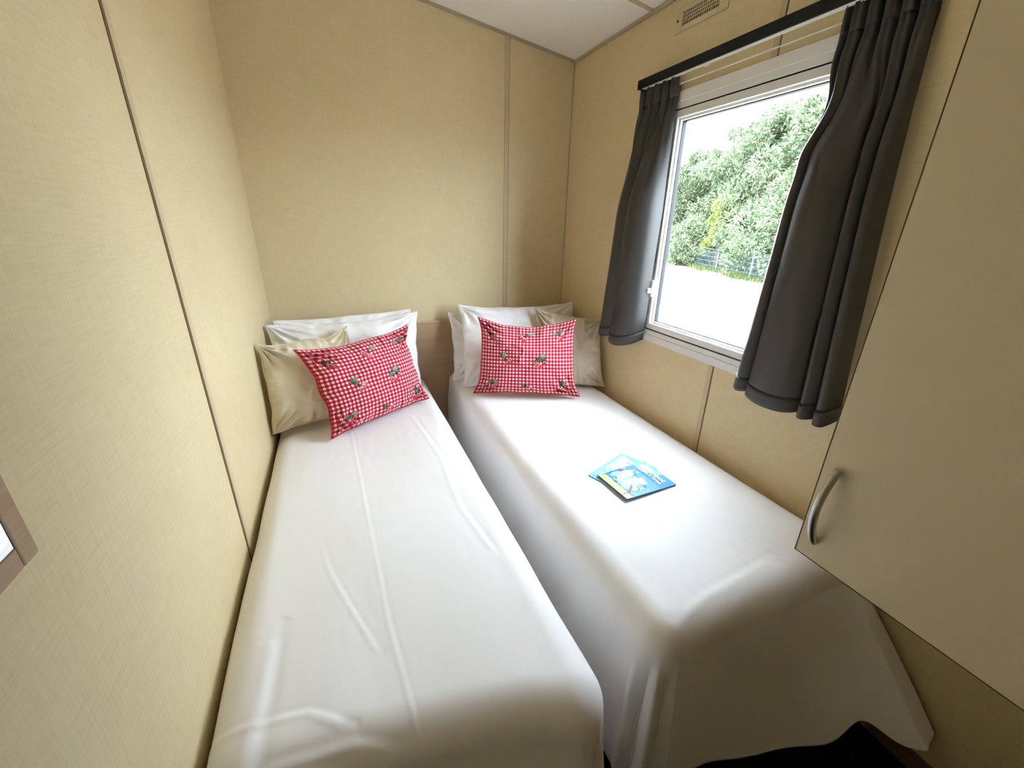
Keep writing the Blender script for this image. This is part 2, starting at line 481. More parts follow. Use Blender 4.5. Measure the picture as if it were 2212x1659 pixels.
# air vent
vent = empty('air_vent', (RW, -0.865, 1.945))
VY0, VY1, VZ0, VZ1 = -0.990, -0.742, 1.936, 2.012
pl = MB(); ring(pl, VY0, VY1, VZ0, VZ1, 0.040, RW - 0.005, RW, 0, wt=0.018, wb=0.018)
pl.build('plate', m_vent, vent, bevel=0.002)
box('shade_backing', (RW - 0.0008, VY0 + 0.04, VZ0 + 0.018), (RW - 0.0003, VY1 - 0.04, VZ1 - 0.018), m_dark, vent)  # flat dark sheet; the shade inside the vent is put into its colour
gr = MB()
for i in range(17):
    yy = VY0 + 0.04 + 0.168 * (i + 0.5) / 17
    gr.box((RW - 0.0045, yy - 0.0014, VZ0 + 0.018), (RW - 0.001, yy + 0.0014, VZ1 - 0.018))
for i in range(1, 4):
    zz = VZ0 + 0.018 + 0.040 * i / 4
    gr.box((RW - 0.005, VY0 + 0.04, zz - 0.0014), (RW - 0.001, VY1 - 0.04, zz + 0.0014))
gr.build('grille', m_vent, vent)
for yy in (VY0 + 0.018, VY1 - 0.018):
    MB().tube([(RW - 0.0062, yy, (VZ0 + VZ1) / 2), (RW - 0.004, yy, (VZ0 + VZ1) / 2)], 0.0042, 10).build('screw', m_dark, vent)
tag(vent, 'beige plastic air vent with grille high on the window wall', 'air vent')

# wall cabinet at the foot of the right bed
CX, CYF, CZB = 1.12, -1.899, 0.672
cab = empty('wall_cabinet', (1.36, -2.25, CZB))
box('carcass', (CX + 0.019, CYF - 0.004, CZB + 0.004), (RW, -2.62, 2.05), m_door, cab)
dr = MB().box((CX, CYF, CZB), (CX + 0.017, -2.62, 2.04)).build('door', [m_door], cab, bevel=0.0015)
eb = MB()
eb.box((CX - 0.0004, CYF - 0.0, CZB - 0.0012), (CX + 0.017, CYF + 0.0012, 2.04)); eb.box((CX - 0.0004, CYF, CZB - 0.0012), (CX + 0.017, -2.62, CZB))
e_ = eb.build('edge_band', m_edge, cab)
hp = []
for i in range(17):
    t = i / 16
    hp.append((CX - 0.004 - 0.030 * math.sin(PI * t) ** 0.8, -1.928, 0.715 + 0.160 * t))
hd = MB().tube(hp, [0.0065 + 0.0005 * math.sin(PI * i / 16) for i in range(17)], 12).build('handle', m_steel, cab, True)
hd.parent = dr; hd.matrix_parent_inverse = dr.matrix_world.inverted()
e_.parent = dr; e_.matrix_parent_inverse = dr.matrix_world.inverted()
tag(cab, 'cream laminate wall cabinet with curved steel handle, beside the right curtain', 'cabinet')

# wood-framed mirror on the left wall
pic = empty('wall_mirror', (0.01, -2.0, 1.1))
PY1, PY0, PZ0, PZ1 = -1.807, -2.19, 0.963, 1.75
b = MB(); ring(b, PY0, PY1, PZ0, PZ1, 0.023, 0.0, 0.012, 0); b.build('frame', m_frame, pic, bevel=0.002)
m_mirror = mat('silvered_glass', (0.93, 0.96, 0.96), 0.01, 0.5, 1.0)
box('mirror_glass', (0.002, PY0 + 0.023, PZ0 + 0.023), (0.0112, PY1 - 0.023, PZ1 - 0.023), m_mirror, pic)
b = MB(); ring(b, PY0 + 0.0225, PY1 - 0.0225, PZ0 + 0.0225, PZ1 - 0.0225, 0.0012, 0.008, 0.0116, 0); b.build('inner_bead', mat('grey_bead', (0.12, 0.14, 0.14), 0.5), pic)
tag(pic, 'brown wood-framed mirror on the left wall reflecting white bedding', 'mirror')

# ------------------------------------------------------------------ beds
ZT = 0.45
def bed(name, x0, x1, yf, label):
    root = empty(name, ((x0 + x1) / 2, -0.9, FL))
    box('base', (x0 + 0.05, yf + 0.06, 0.00), (x1 - 0.05, -0.05, 0.20), m_base, root, 0.01)
    mt = MB().box((x0 + 0.035, yf + 0.035, 0.20), (x1 - 0.035, -0.035, ZT - 0.03)).build('mattress', m_matt, root, bevel=0.04, seg=4)
    for sx in (x0 + 0.09, x1 - 0.09):
        for sy in (yf + 0.12, -0.12):
            MB().tube([(sx, sy, FL), (sx, sy, 0.0)], 0.02, 10).build('leg', m_base, root, True)
    tag(root, label, 'bed', 'twin single beds')
bed('single_bed', 0.012, 0.722, -1.82, 'single bed against the left wall, hidden under its white sheet')
bed('single_bed', 0.862, 1.588, -1.85, 'single bed under the window, hidden under its white sheet')

def seg_crease(x, y, pts, w_, h):
    """thin ridge along a polyline given in world xy"""
    z = np.zeros_like(x)
    best = np.full_like(x, 9.0); sgn = np.zeros_like(x)
    for (ax, ay), (bx, by) in zip(pts[:-1], pts[1:]):
        dx, dy = bx - ax, by - ay; L2 = dx * dx + dy * dy
        t = np.clip(((x - ax) * dx + (y - ay) * dy) / L2, 0, 1)
        ex, ey = x - ax - t * dx, y - ay - t * dy
        d = np.hypot(ex, ey); s = (dx * ey - dy * ex) / math.sqrt(L2)
        k = d < best
        best = np.where(k, d, best); sgn = np.where(k, s, sgn)
    return h * np.exp(-(best / w_) ** 2) - 0.6 * h * np.exp(-((sgn - 1.6 * w_) / w_) ** 2) * (best < 5 * w_)

def bedsheet(name, x0, x1, yh, yf, dl, dr_, df, flare, foot_len, creases, folds, seed, label, r=0.065, ledge=0.0, skew=0.0):
    ns, nt_ = 250, 430
    X0, X1, YF = x0 + r, x1 - r, yf + r
    W_ = X1 - X0; L = yh - YF
    s = np.linspace(-dl, W_ + dr_, ns)[:, None] * np.ones((1, nt_))
    tt = np.ones((ns, 1)) * np.linspace(0, 1, nt_)[None, :]
    sn = np.clip(s / W_, 0, 1)
    t = tt * (L + df * foot_len(sn, s / W_))
    ds = np.where(s < 0, s, np.where(s > W_, s - W_, 0.0)); dt = np.maximum(t - L, 0)
    p = 2.6
    d = (np.abs(ds) ** p + dt ** p) ** (1 / p)
    nrm = np.maximum(np.hypot(ds, dt), 1e-9)
    ux, uy = ds / nrm, -dt / nrm
    q = r * PI / 2
    a = np.minimum(d, q) / r
    rest = np.maximum(d - q, 0)
    fl = flare(sn, np.abs(uy), np.sign(ds))
    out = r * np.sin(a) + rest * fl
    down = r * (1 - np.cos(a)) + rest * np.sqrt(np.maximum(1 - fl ** 2, 0.1))
    k = np.clip(rest / 0.3, 0, 1)
    out = out + folds(s, t, W_, L, ux, uy) * k
    bx = np.clip(s, 0, W_) + X0; by = yh - np.minimum(t, L) * (1 + skew * sn ** 2 / L)
    x = bx + ux * out; y = by + uy * out
    z = ZT - down
    top = 1 - np.clip(d / q, 0, 1)
    book_ = 1 - np.exp(-(((x - 1.18) / 0.22) ** 2 + ((y + 1.29) / 0.22) ** 2) ** 2)
    z = z + top * book_ * (0.010 * vnoise(s * 4, t * 2.4, seed) + 0.004 * vnoise(s * 13, t * 5, seed + 1)
                   + 0.0006 * vnoise(s * 50, t * 14, seed + 2) + ledge * np.exp(-((t - 0.10) / 0.2) ** 2))
    for pts, w_, h in creases:
        z = z + seg_crease(x, y, pts, w_, h) * (down < 0.5)
    side = np.clip(d / q, 0, 1)
    x = x + side * ux * 0.006 * vnoise(s * 9 + t * 6, t * 3, seed + 4); y = y + side * uy * 0.008 * vnoise(s * 8, t * 9, seed + 5)
    z = np.maximum(z, FL + 0.006)
    x = np.minimum(x, RW - 0.014); x = np.maximum(x, 0.004)
    o = grid_mesh(name, np.stack([x, y, z], 2), m_sheet)
    sm = o.modifiers.new('cloth', 'SOLIDIFY'); sm.thickness = 0.002; sm.offset = -1
    tag(o, label, 'bed sheet', 'white sheets on the beds')
    return o

# left bed sheet
def folds_left(s, t, W_, L, ux, uy):
    c = np.exp(-((np.abs(uy) - 0.75) / 0.35) ** 2) * (s > W_)
    f = 0.012 * np.sin(60 * np.arctan2(np.abs(uy), np.abs(ux) + 1e-6) / 3.0) * c
    return f + 0.004 * np.sin(s * 30 + 2 * np.sin(s * 9)) * (np.abs(uy) > 0.9)
def foldsz(s, t, W_, L, ux, uy):
    return 0 * s
bedsheet('bed_sheet', 0.010, 0.722, -0.030, -1.800, 0.16, 0.55, 0.55,
         lambda sn, ay, sg: 0.02 + 0.10 * ay, lambda sn, su: 1.0 + 0 * sn,
         [([(0.300, -0.60), (0.318, -1.10), (0.336, -1.58), (0.357, -1.80)], 0.0040, 0.0013),
          ([(0.200, -1.30), (0.215, -1.38), (0.255, -1.50), (0.303, -1.63)], 0.005, 0.0010),
          ([(0.560, -0.55), (0.600, -0.95), (0.590, -1.25), (0.62, -1.45)], 0.008, 0.0012),
          ([(0.01, -1.690), (0.10, -1.705), (0.18, -1.715), (0.23, -1.75)], 0.007, 0.0022),
          ([(0.12, -1.775), (0.25, -1.785), (0.36, -1.83)], 0.008, 0.0022),
          ([(0.100, -1.55), (0.095, -1.65), (0.085, -1.79)], 0.014, 0.0032)],
         folds_left, 3, 'smooth white sheet covering the bed along the left wall', r=0.075, skew=0.10)
# right bed sheet
def folds_right(s, t, W_, L, ux, uy):
    th = np.arctan2(np.abs(uy), np.abs(ux) + 1e-6)          # 0 = side drop, pi/2 = foot drop
    left = (s < W_ * 0.5)
    corner = np.exp(-((th - 0.85) / 0.6) ** 2) * left * (np.abs(ux) > 0.02)
    f = corner * (0.026 * np.sin(th * 8.5 + 0.2) + 0.007 * np.sin(th * 17))
    sidef = (np.abs(ux) > 0.9) * 0.007 * np.sin(t * 16 + 2.2 * np.sin(t * 5)) * np.clip((t - 0.5) / 1.0, 0, 1)
    footf = (np.abs(uy) > 0.9) * (0.010 * np.sin(s * 26 + 1.2) * np.exp(-(s / 0.22) ** 2) + 0.012 * np.exp(-((s - 0.5) / 0.06) ** 2))
    return f + sidef + footf
bedsheet('bed_sheet', 0.862, 1.586, -0.030, -1.850, 0.57, 0.09, 0.49,
         lambda sn, ay, sg: np.where(ay > 0.5, 0.06 + 0.30 * np.clip(sn, 0, 1) + 0.30 * np.clip(sn, 0, 1) ** 5, 0.05),
         lambda sn, su: 1.03 - 0.16 * np.exp(-((sn - 0.86) / 0.08) ** 2) - 0.03 * np.clip((su - 0.95) / 0.1, 0, 1),
         [([(0.98, -0.98), (1.00, -1.10), (0.99, -1.20)], 0.006, 0.0012),
          ([(0.95, -0.40), (0.97, -0.60), (0.96, -0.80)], 0.010, 0.0014),
          ([(0.93, -1.82), (1.05, -1.79), (1.28, -1.77)], 0.012, 0.0022)],
         folds_right, 9, 'white sheet on the bed under the window, draping to the floor at its foot')

# ------------------------------------------------------------------ pillows and cushions
class Pillow:
    def __init__(self, TL, TR, BR, BL, tf, tb, cu=0.05, cv=0.05, pucker=0.004, seed=0, pw=0.62, cb=None):
        self.c = [np.array(p, float) for p in (TL, TR, BR, BL)]
        TL, TR, BR, BL = self.c
        n = np.cross(TR - TL, BL - TL) + np.cross(BL - BR, TR - BR)
        n = n / np.linalg.norm(n)
        if n[1] > 0:
            n = -n
        self.n, self.tf, self.tb, self.cu, self.cv, self.pk, self.seed, self.pw = n, tf, tb, cu, cv, pucker, seed, pw
        self.cb = cv if cb is None else cb
    def __call__(self, u, v, side=1, lift=0.0):
        """u left->right, v top->bottom in 0..1"""
        u = np.asarray(u, float); v = np.asarray(v, float)
        a, b_ = 2 * u - 1, 2 * v - 1
        uu = 0.5 + 0.5 * a * (1 - self.cu * (1 - np.abs(b_) ** 3) * np.abs(a) ** 0.5 * (1 + 0.5 * vnoise(v * 4, u * 0.9, self.seed)))
        cvv = np.where(b_ < 0, self.cv, self.cb)
        vv = 0.5 + 0.5 * b_ * (1 - cvv * (1 - np.abs(a) ** 3) * np.abs(b_) ** 0.5 * (1 + 0.5 * vnoise(u * 4, v * 0.9, self.seed + 5)))
        TL, TR, BR, BL = self.c
        U, V = uu[..., None], vv[..., None]
        P = (TL * (1 - U) + TR * U) * (1 - V) + (BL * (1 - U) + BR * U) * V
        prof = np.clip((1 - np.abs(a) ** 2.4) * (1 - np.abs(b_) ** 2.4), 0, 1) ** self.pw
        de = np.minimum(1 - np.abs(a), 1 - np.abs(b_))
        edge = np.exp(-de / 0.16) * (1 - np.exp(-de / 0.02))
        along = np.where(1 - np.abs(a) < 1 - np.abs(b_), v * 1.0, u * 1.3 + 3)
        wr_ = self.pk * (np.sin(along * 46 + 5 * vnoise(along * 6, u * 0 + 1, self.seed)) * edge
                         + 2.4 * vnoise(u * 4.5, v * 4.5, self.seed + 2) * prof + 1.2 * vnoise(u * 11, v * 8, self.seed + 3) * prof)
        for uc, vc in ((0, 0), (1, 0), (0, 1), (1, 1)):      # folds running in from each corner
            du, dv = u - uc, v - vc
            rr = np.hypot(du, dv)
            wr_ = wr_ + 1.5 * self.pk * np.sin(np.arctan2(np.abs(dv), np.abs(du) + 1e-9) * 15 + self.seed + uc + 2 * vc) * np.exp(-((rr - 0.16) / 0.12) ** 2)
        rid = 1 - 2 * np.abs(vnoise(u * 5 + v * 2.5, v * 5 - u * 2.5, self.seed + 9)) * 2
        wr_ = wr_ + 1.3 * self.pk * np.clip(rid - 0.55, 0, 1) * prof
        h = (self.tf if side > 0 else self.tb) * prof + wr_ * np.clip(de * 12, 0, 1)
        wave = 0.006 * np.sin(along * 21 + self.seed) * (1 - prof)
        return P + self.n * ((h if side > 0 else -h) + wave + lift)[..., None]

def pillow(name, pil, m, label, cat, group=None, seam_mat=None, nu=150, nv=110, clampx=True):
    u = np.linspace(0, 1, nu)[:, None] * np.ones((1, nv)); v = np.ones((nu, 1)) * np.linspace(0, 1, nv)[None, :]
    front, back = pil(u, v, 1), pil(u, v, -1)
    n = nu * nv
    idx = np.arange(n).reshape(nu, nv)
    rim = np.zeros((nu, nv), bool); rim[0] = rim[-1] = True; rim[:, 0] = rim[:, -1] = True
    bidx = np.where(rim, idx, idx + n)
    def quads(I, flip):
        a, b_, c, d = I[:-1, :-1].ravel(), I[1:, :-1].ravel(), I[1:, 1:].ravel(), I[:-1, 1:].ravel()
        return np.stack([d, c, b_, a] if flip else [a, b_, c, d], 1)
    faces = np.concatenate([quads(idx, True), quads(bidx, False)])
    V = np.concatenate([front.reshape(-1, 3), back.reshape(-1, 3)])
    V[:, 0] = np.clip(V[:, 0], 0.006, RW - 0.008)
    V[:, 1] = np.minimum(V[:, 1], -0.022)
    used = np.zeros(2 * n, int); used[np.unique(faces)] = 1
    re = np.cumsum(used) - 1
    me = bpy.data.meshes.new(name)
    me.from_pydata(V[used > 0].tolist(), [], re[faces].tolist())
    uvs = np.concatenate([np.stack([u.ravel(), 1 - v.ravel()], 1)] * 2)
    uvl = me.uv_layers.new(name='UVMap')
    uvl.data.foreach_set('uv', uvs[faces.ravel()].astype(np.float32).ravel())
    me.polygons.foreach_set('use_smooth', np.ones(len(faces), bool))
    me.update()
    root = empty(name, tuple((pil.c[2] + pil.c[3]) / 2))
    link('case', me, root, m)
    # stitched seam round the rim
    per = [(t, 0.0) for t in np.linspace(0, 1, 40)] + [(1.0, t) for t in np.linspace(0, 1, 30)[1:]] + \
          [(t, 1.0) for t in np.linspace(1, 0, 40)[1:]] + [(0.0, t) for t in np.linspace(1, 0, 30)[1:]]
    pts = pil(np.array([p[0] for p in per]), np.array([p[1] for p in per]), 1)
    pts[:, 0] = np.clip(pts[:, 0], 0.009, RW - 0.011)
    pts[:, 1] = np.minimum(pts[:, 1], -0.024)
    MB().tube([tuple(p) for p in pts], 0.0022, 6).build('seam', seam_mat or m, root, True)
    tag(root, label, cat, group)
    return root

ZB = 0.470
p_lr = Pillow((0.03, -0.16, 0.842), (0.662, -0.055, 0.838), (0.640, -0.13, ZB), (0.05, -0.25, ZB), 0.05, 0.03, 0.03, 0.05, 0.006, 1, cb=0.02)
p_lf = Pillow((0.012, -0.255, 0.846), (0.690, -0.115, 0.836), (0.668, -0.215, ZB), (0.03, -0.365, ZB), 0.075, 0.06, 0.04, 0.10, 0.007, 2, cb=0.02)
p_rr = Pillow((0.862, -0.080, 0.814), (1.53, -0.07, 0.82), (1.54, -0.16, ZB), (0.845, -0.200, ZB - 0.01), 0.05, 0.03, 0.05, 0.07, 0.006, 3, cb=0.02)
p_rf = Pillow((0.910, -0.125, 0.866), (1.588, -0.168, 0.850), (1.585, -0.33, ZB), (0.872, -0.312, ZB - 0.01), 0.075, 0.06, 0.05, 0.14, 0.007, 4, cb=0.02)
pillow('pillow', p_lr, m_pcase, 'rear white pillow on the left bed, mostly hidden, touching the back wall', 'pillow', 'white pillows on the beds')
pillow('pillow', p_lf, m_pcase, 'front white pillow on the left bed, behind the cream satin cushion', 'pillow', 'white pillows on the beds')
pillow('pillow', p_rr, m_pcase, 'rear white pillow on the window bed, only its left edge showing', 'pillow', 'white pillows on the beds')
pillow('pillow', p_rf, m_pcase, 'front white pillow on the window bed, with its pointed corner standing up', 'pillow', 'white pillows on the beds')
p_lc = Pillow((0.012, -0.530, 0.836), (0.337, -0.285, 0.827), (0.372, -0.440, ZB), (0.010, -0.569, ZB), 0.085, 0.05, 0.06, 0.17, 0.009, 5, cb=0.04)
p_rc = Pillow((1.294, -0.262, 0.848), (1.586, -0.484, 0.812), (1.574, -0.579, ZB), (1.25, -0.40, ZB), 0.080, 0.05, 0.10, 0.07, 0.008, 6, cb=0.03)
pillow('satin_cushion', p_lc, m_satin, 'shiny cream satin cushion on the left bed, against the left wall', 'cushion', 'cream satin cushions')
pillow('satin_cushion', p_rc, m_satin_dull, 'cream satin cushion on the window bed, under the left curtain', 'cushion', 'cream satin cushions')
p_lg = Pillow((0.138, -0.590, 0.815), (0.603, -0.335, 0.826), (0.668, -0.420, ZB), (0.222, -0.682, ZB - 0.004), 0.075, 0.05, 0.13, 0.17, 0.008, 7, cb=0.06)
p_rg = Pillow((0.943, -0.360, 0.841), (1.380, -0.563, 0.845), (1.378, -0.655, ZB), (0.893, -0.424, ZB - 0.002), 0.078, 0.05, 0.12, 0.20, 0.008, 8, cb=0.05)
g_l = pillow('gingham_cushion', p_lg, m_ging, 'tilted red gingham cushion with embroidered cherries on the left bed', 'cushion', 'red gingham cushions', m_ging_edge)
g_r = pillow('gingham_cushion', p_rg, m_ging, 'upright red gingham cushion with embroidered cherries on the window bed', 'cushion', 'red gingham cushions', m_ging_edge)

# embroidered cherries: raised thread shapes lying on the cushion face (cm units in a 50 x 38 face)
MOTIFS = [  # centre (u, v), leaves (dx, dy, angle, length, tone), cherries (dx, dy), stem joint
    ((0.155, 0.20), [(-0.6, 1.2, 200, 2.6, 'd')], [(-0.9, -1.4), (0.8, -2.0)], (0.5, 1.6)),
    ((0.480, 0.165), [(1.2, 0.9, 12, 3.8, 'l')], [(-1.6, -1.0), (-0.2, -2.2), (-2.4, 0.1)], (0.9, 0.6)),
    ((0.825, 0.170), [(-0.2, 1.2, 190, 3.2, 'l'), (-0.2, 1.2, 8, 3.4, 'l')], [(2.2, -0.6), (1.2, -2.3)], (0.0, 1.2)),
    ((0.275, 0.52), [(-0.6, 0.6, 118, 3.2, 'd'), (-0.5, 0.6, 78, 3.4, 'l')], [(2.2, -1.2), (0.6, -2.2), (3.0, -0.6)], (-0.5, 0.5)),
    ((0.635, 0.52), [(0.0, 1.0, 220, 3.6, 'd'), (0.0, 1.0, 32, 3.6, 'l'), (0.4, 0.9, -8, 3.4, 'd')], [(-1.6, -2.2), (0.0, -2.8), (2.2, -1.4)], (0.0, 1.0)),
    ((0.150, 0.855), [(0.2, 1.0, 200, 3.0, 'l'), (0.2, 1.0, 10, 3.2, 'l')], [(1.8, -1.0), (1.2, -2.6)], (0.2, 1.0)),
    ((0.500, 0.900), [(-1.4, -0.6, 92, 3.0, 'd')], [(0.6, -1.2), (2.0, -0.4)], (-1.0, 1.6)),
    ((0.855, 0.865), [(0.0, 0.4, 72, 3.4, 'd'), (0.1, 0.2, 38, 3.4, 'l')], [(-1.6, -1.6), (0.2, -2.4), (1.2, -1.6)], (0.0, 0.2)),
]
def embroider(root, pil):
    Wc, Hc = 50.0, 38.0
    for (cu, cv), leaves, cherries, joint in MOTIFS:
        mb = MB()
        def put(pts, lift, mi):
            """filled fan around the centroid"""
            xs = np.array([p[0] for p in pts]); ys = np.array([p[1] for p in pts])
            xs = np.append(xs, xs.mean()); ys = np.append(ys, ys.mean())
            u = np.clip(cu + xs / Wc, 0.02, 0.98); v = np.clip(cv - ys / Hc, 0.02, 0.98)
            lf = np.full(len(xs), lift); lf[-1] += 0.0012
            P = pil(u, v, 1) + pil.n * lf[:, None]
            n = len(pts)
            mb.add([tuple(p) for p in P], [(i, (i + 1) % n, n) for i in range(n)], mi)
        def strip(pts, w_, lift, mi):
            pts = np.array(pts); d = np.gradient(pts, axis=0); d /= np.linalg.norm(d, axis=1)[:, None] + 1e-9
            nn = np.stack([-d[:, 1], d[:, 0]], 1) * w_ / 2
            a = pts + nn; b_ = pts - nn
            q = np.concatenate([a, b_])
            P = pil(np.clip(cu + q[:, 0] / Wc, 0.02, 0.98), np.clip(cv - q[:, 1] / Hc, 0.02, 0.98), 1) + pil.n * lift
            n = len(pts)
            mb.add([tuple(p) for p in P], [(i, i + 1, n + i + 1, n + i) for i in range(n - 1)], mi)
        for cx, cy in cherries:
            jx, jy = joint
            strip([(jx + (cx - jx) * t + 0.5 * math.sin(PI * t) * (1 if cx > jx else -1), jy + (cy - jy) * t) for t in np.linspace(0, 1, 8)], 0.28, 0.0016, 3)
        for cx, cy in cherries:
            put([(cx + 0.98 * math.cos(a), cy + 0.98 * math.sin(a)) for a in np.linspace(0, 2 * PI, 16, endpoint=False)], 0.0018, 0)
            strip([(cx + 0.95 * math.cos(a), cy + 0.95 * math.sin(a)) for a in np.linspace(0.2, 2.2, 8)], 0.22, 0.0030, 4)
            strip([(cx + 0.5 * math.cos(a), cy + 0.5 * math.sin(a)) for a in np.linspace(2.2, 3.4, 5)], 0.2, 0.0034, 4)
        for lx, ly, ang, ln, tone in leaves:
            a = math.radians(ang); dx, dy = math.cos(a), math.sin(a)
            up, dn_ = [], []
            for t in np.linspace(0, 1, 9):
                hw = 0.30 * ln * math.sin(PI * t) ** 0.9 * (1 - 0.25 * t)
                up.append((lx + dx * ln * t - dy * hw, ly + dy * ln * t + dx * hw)); dn_.append((lx + dx * ln * t + dy * hw, ly + dy * ln * t - dx * hw))
            put(up + dn_[::-1][1:-1], 0.0020, 1 if tone == 'd' else 2)
            strip([(lx + dx * ln * t, ly + dy * ln * t) for t in np.linspace(0.05, 0.95, 5)], 0.2, 0.0038, 2 if tone == 'd' else 1)
        me = bpy.data.meshes.new('cherry_motif')
        me.from_pydata(mb.v, [], mb.f)
        me.polygons.foreach_set('material_index', mb.mi)
        me.update()
        o = link('cherry_motif', me, root, [m_cherry, m_leafd, m_leafl, m_stem, m_hi])
        s = o.modifiers.new('thread', 'SOLIDIFY'); s.thickness = 0.0012; s.offset = -1
embroider(g_l, p_lg)
embroider(g_r, p_rg)

# ------------------------------------------------------------------ picture books
m_blue = mat('cover_sky_blue', (0.06, 0.33, 0.75), 0.3, 0.5)
m_cyan = mat('cover_pale_cyan', (0.35, 0.72, 0.88), 0.3, 0.5)
m_cyan2 = mat('cover_mid_cyan', (0.20, 0.55, 0.82), 0.3, 0.5)
m_cwhite = mat('cover_white', (0.82, 0.84, 0.85), 0.3, 0.5)
m_yel = mat('cover_pale_yellow', (0.80, 0.70, 0.30), 0.3, 0.5)
m_cbrown = mat('cover_brown', (0.16, 0.09, 0.07), 0.3, 0.5)
m_pink = mat('cover_pink', (0.75, 0.28, 0.38), 0.3, 0.5)
m_mauve = mat('cover_mauve', (0.55, 0.35, 0.62), 0.3, 0.5)
m_black = mat('cover_black', (0.01, 0.012, 0.02), 0.35, 0.5)
m_navy = mat('cover_navy', (0.02, 0.06, 0.20), 0.3, 0.5)
m_page = mat('book_pages', (0.30, 0.29, 0.27), 0.7, 0.2)
COVER = [m_blue, m_cyan, m_cyan2, m_cwhite, m_yel, m_cbrown, m_pink, m_mauve, m_black, m_navy]

def book(name, BL, BR, TL, thick, base_mat, label, lift_corner=0.0):
    BL, BR, TL = Vector(BL), Vector(BR), Vector(TL)
    ex = BR - BL; ey = TL - BL
    Wd = ex.length
    exn = ex.normalized(); nz = ex.cross(ey).normalized()
    if nz.z < 0:
        nz = -nz
    eyn = (ey - exn * ey.dot(exn)).normalized(); Hd = ey.dot(eyn)
    root = empty(name, tuple(BL + ex * 0.5 + ey * 0.5))
    def P(x, y, z):
        bend = lift_corner * max(0.0, x / Wd) ** 2 * max(0, 1 - 0.6 * y / Hd) ** 2
        return BL + exn * x + eyn * y + nz * (z + bend)
    def slab(nm, x0, x1, y0, y1, z0, z1, m, n=12):
        mb = MB()
        for zz, flip in ((z0, False), (z1, True)):
            g = [P(x0 + (x1 - x0) * i / n, y0 + (y1 - y0) * j / n, zz) for i in range(n + 1) for j in range(n + 1)]
            mb.add(g, [(i * (n + 1) + j, (i + 1) * (n + 1) + j, (i + 1) * (n + 1) + j + 1, i * (n + 1) + j + 1) for i in range(n) for j in range(n)])
        N = (n + 1) ** 2
        for j in range(n):
            mb.f.append((j, j + 1, N + j + 1, N + j)); mb.mi.append(0)
            k = n * (n + 1) + j
            mb.f.append((k, k + 1, N + k + 1, N + k)); mb.mi.append(0)
            k = j * (n + 1)
            mb.f.append((k, k + n + 1, N + k + n + 1, N + k)); mb.mi.append(0)
            k = j * (n + 1) + n
            mb.f.append((k, k + n + 1, N + k + n + 1, N + k)); mb.mi.append(0)
        return mb.build(nm, m, root)
    slab('pages', 0.001, Wd - 0.002, 0.002, Hd - 0.002, 0.0006, thick - 0.0006, m_page)
    slab('back_cover', 0, Wd, 0, Hd, 0, 0.0006, base_mat)
    cover = slab('front_cover', 0, Wd, 0, Hd, thick - 0.0006, thick, base_mat)
    art = MB(); lay = [0]
    def poly(pts, mi, lv=None):
        lay[0] += 1
        z = thick + 0.00008 + 0.00003 * (lay[0] if lv is None else lv)
        cx = sum(p[0] for p in pts) / len(pts); cy = sum(p[1] for p in pts) / len(pts)
        V = [P(p[0] * Wd, p[1] * Hd, z) for p in pts] + [P(cx * Wd, cy * Hd, z)]
        n = len(pts)
        art.add(V, [(i, (i + 1) % n, n) for i in range(n)], mi)
    def rect(x0, y0, x1, y1, mi):
        poly([(x0, y0), (x1, y0), (x1, y1), (x0, y1)], mi)
    def ell(cx, cy, rx, ry, mi, rot=0, n=20):
        c, s = math.cos(rot), math.sin(rot)
        poly([(cx + rx * math.cos(a) * c - ry * math.sin(a) * s, cy + rx * math.cos(a) * s + ry * math.sin(a) * c) for a in [2 * PI * i / n for i in range(n)]], mi)
    def line(pts, w_, mi):
        for (ax, ay), (bx, by) in zip(pts[:-1], pts[1:]):
            L = math.hypot((bx - ax) * Wd, (by - ay) * Hd)
            nx, ny = -(by - ay) * Hd / L * w_ / Wd / 2, (bx - ax) * Wd / L * w_ / Hd / 2
            poly([(ax + nx, ay + ny), (bx + nx, by + ny), (bx - nx, by - ny), (ax - nx, ay - ny)], mi)
    def text(s, x, y, size, m, nm, off=0.0, lv=60, rot=0.0, wscale=1.0):
        cu = bpy.data.curves.new('lettering', 'FONT'); cu.body = s; cu.size = size; cu.offset = off; cu.resolution_u = 3
        to = bpy.data.objects.new('lettering', cu); COL.objects.link(to)
        bpy.context.view_layer.update()
        dg = bpy.context.evaluated_depsgraph_get()
        me = bpy.data.meshes.new_from_object(to.evaluated_get(dg))
        bpy.data.objects.remove(to)
        c, sn = math.cos(rot), math.sin(rot)
        for v_ in me.vertices:
            px, py = v_.co.x * wscale, v_.co.y
            v_.co = P(x * Wd + px * c - py * sn, y * Hd + px * sn + py * c, thick + 0.00008 + 0.00003 * lv)
        o = link(nm, me, root, m)
        o.parent = cover; o.matrix_parent_inverse = cover.matrix_world.inverted()
        return o
    def done():
        me = bpy.data.meshes.new('cover_art'); me.from_pydata(art.v, [], art.f); me.polygons.foreach_set('material_index', art.mi); me.update()
        o = link('cover_art', me, root, COVER)
        o.parent = cover; o.matrix_parent_inverse = cover.matrix_world.inverted()
    tag(root, label, 'book', 'picture books on the window bed')
    return rect, ell, line, poly, text, done

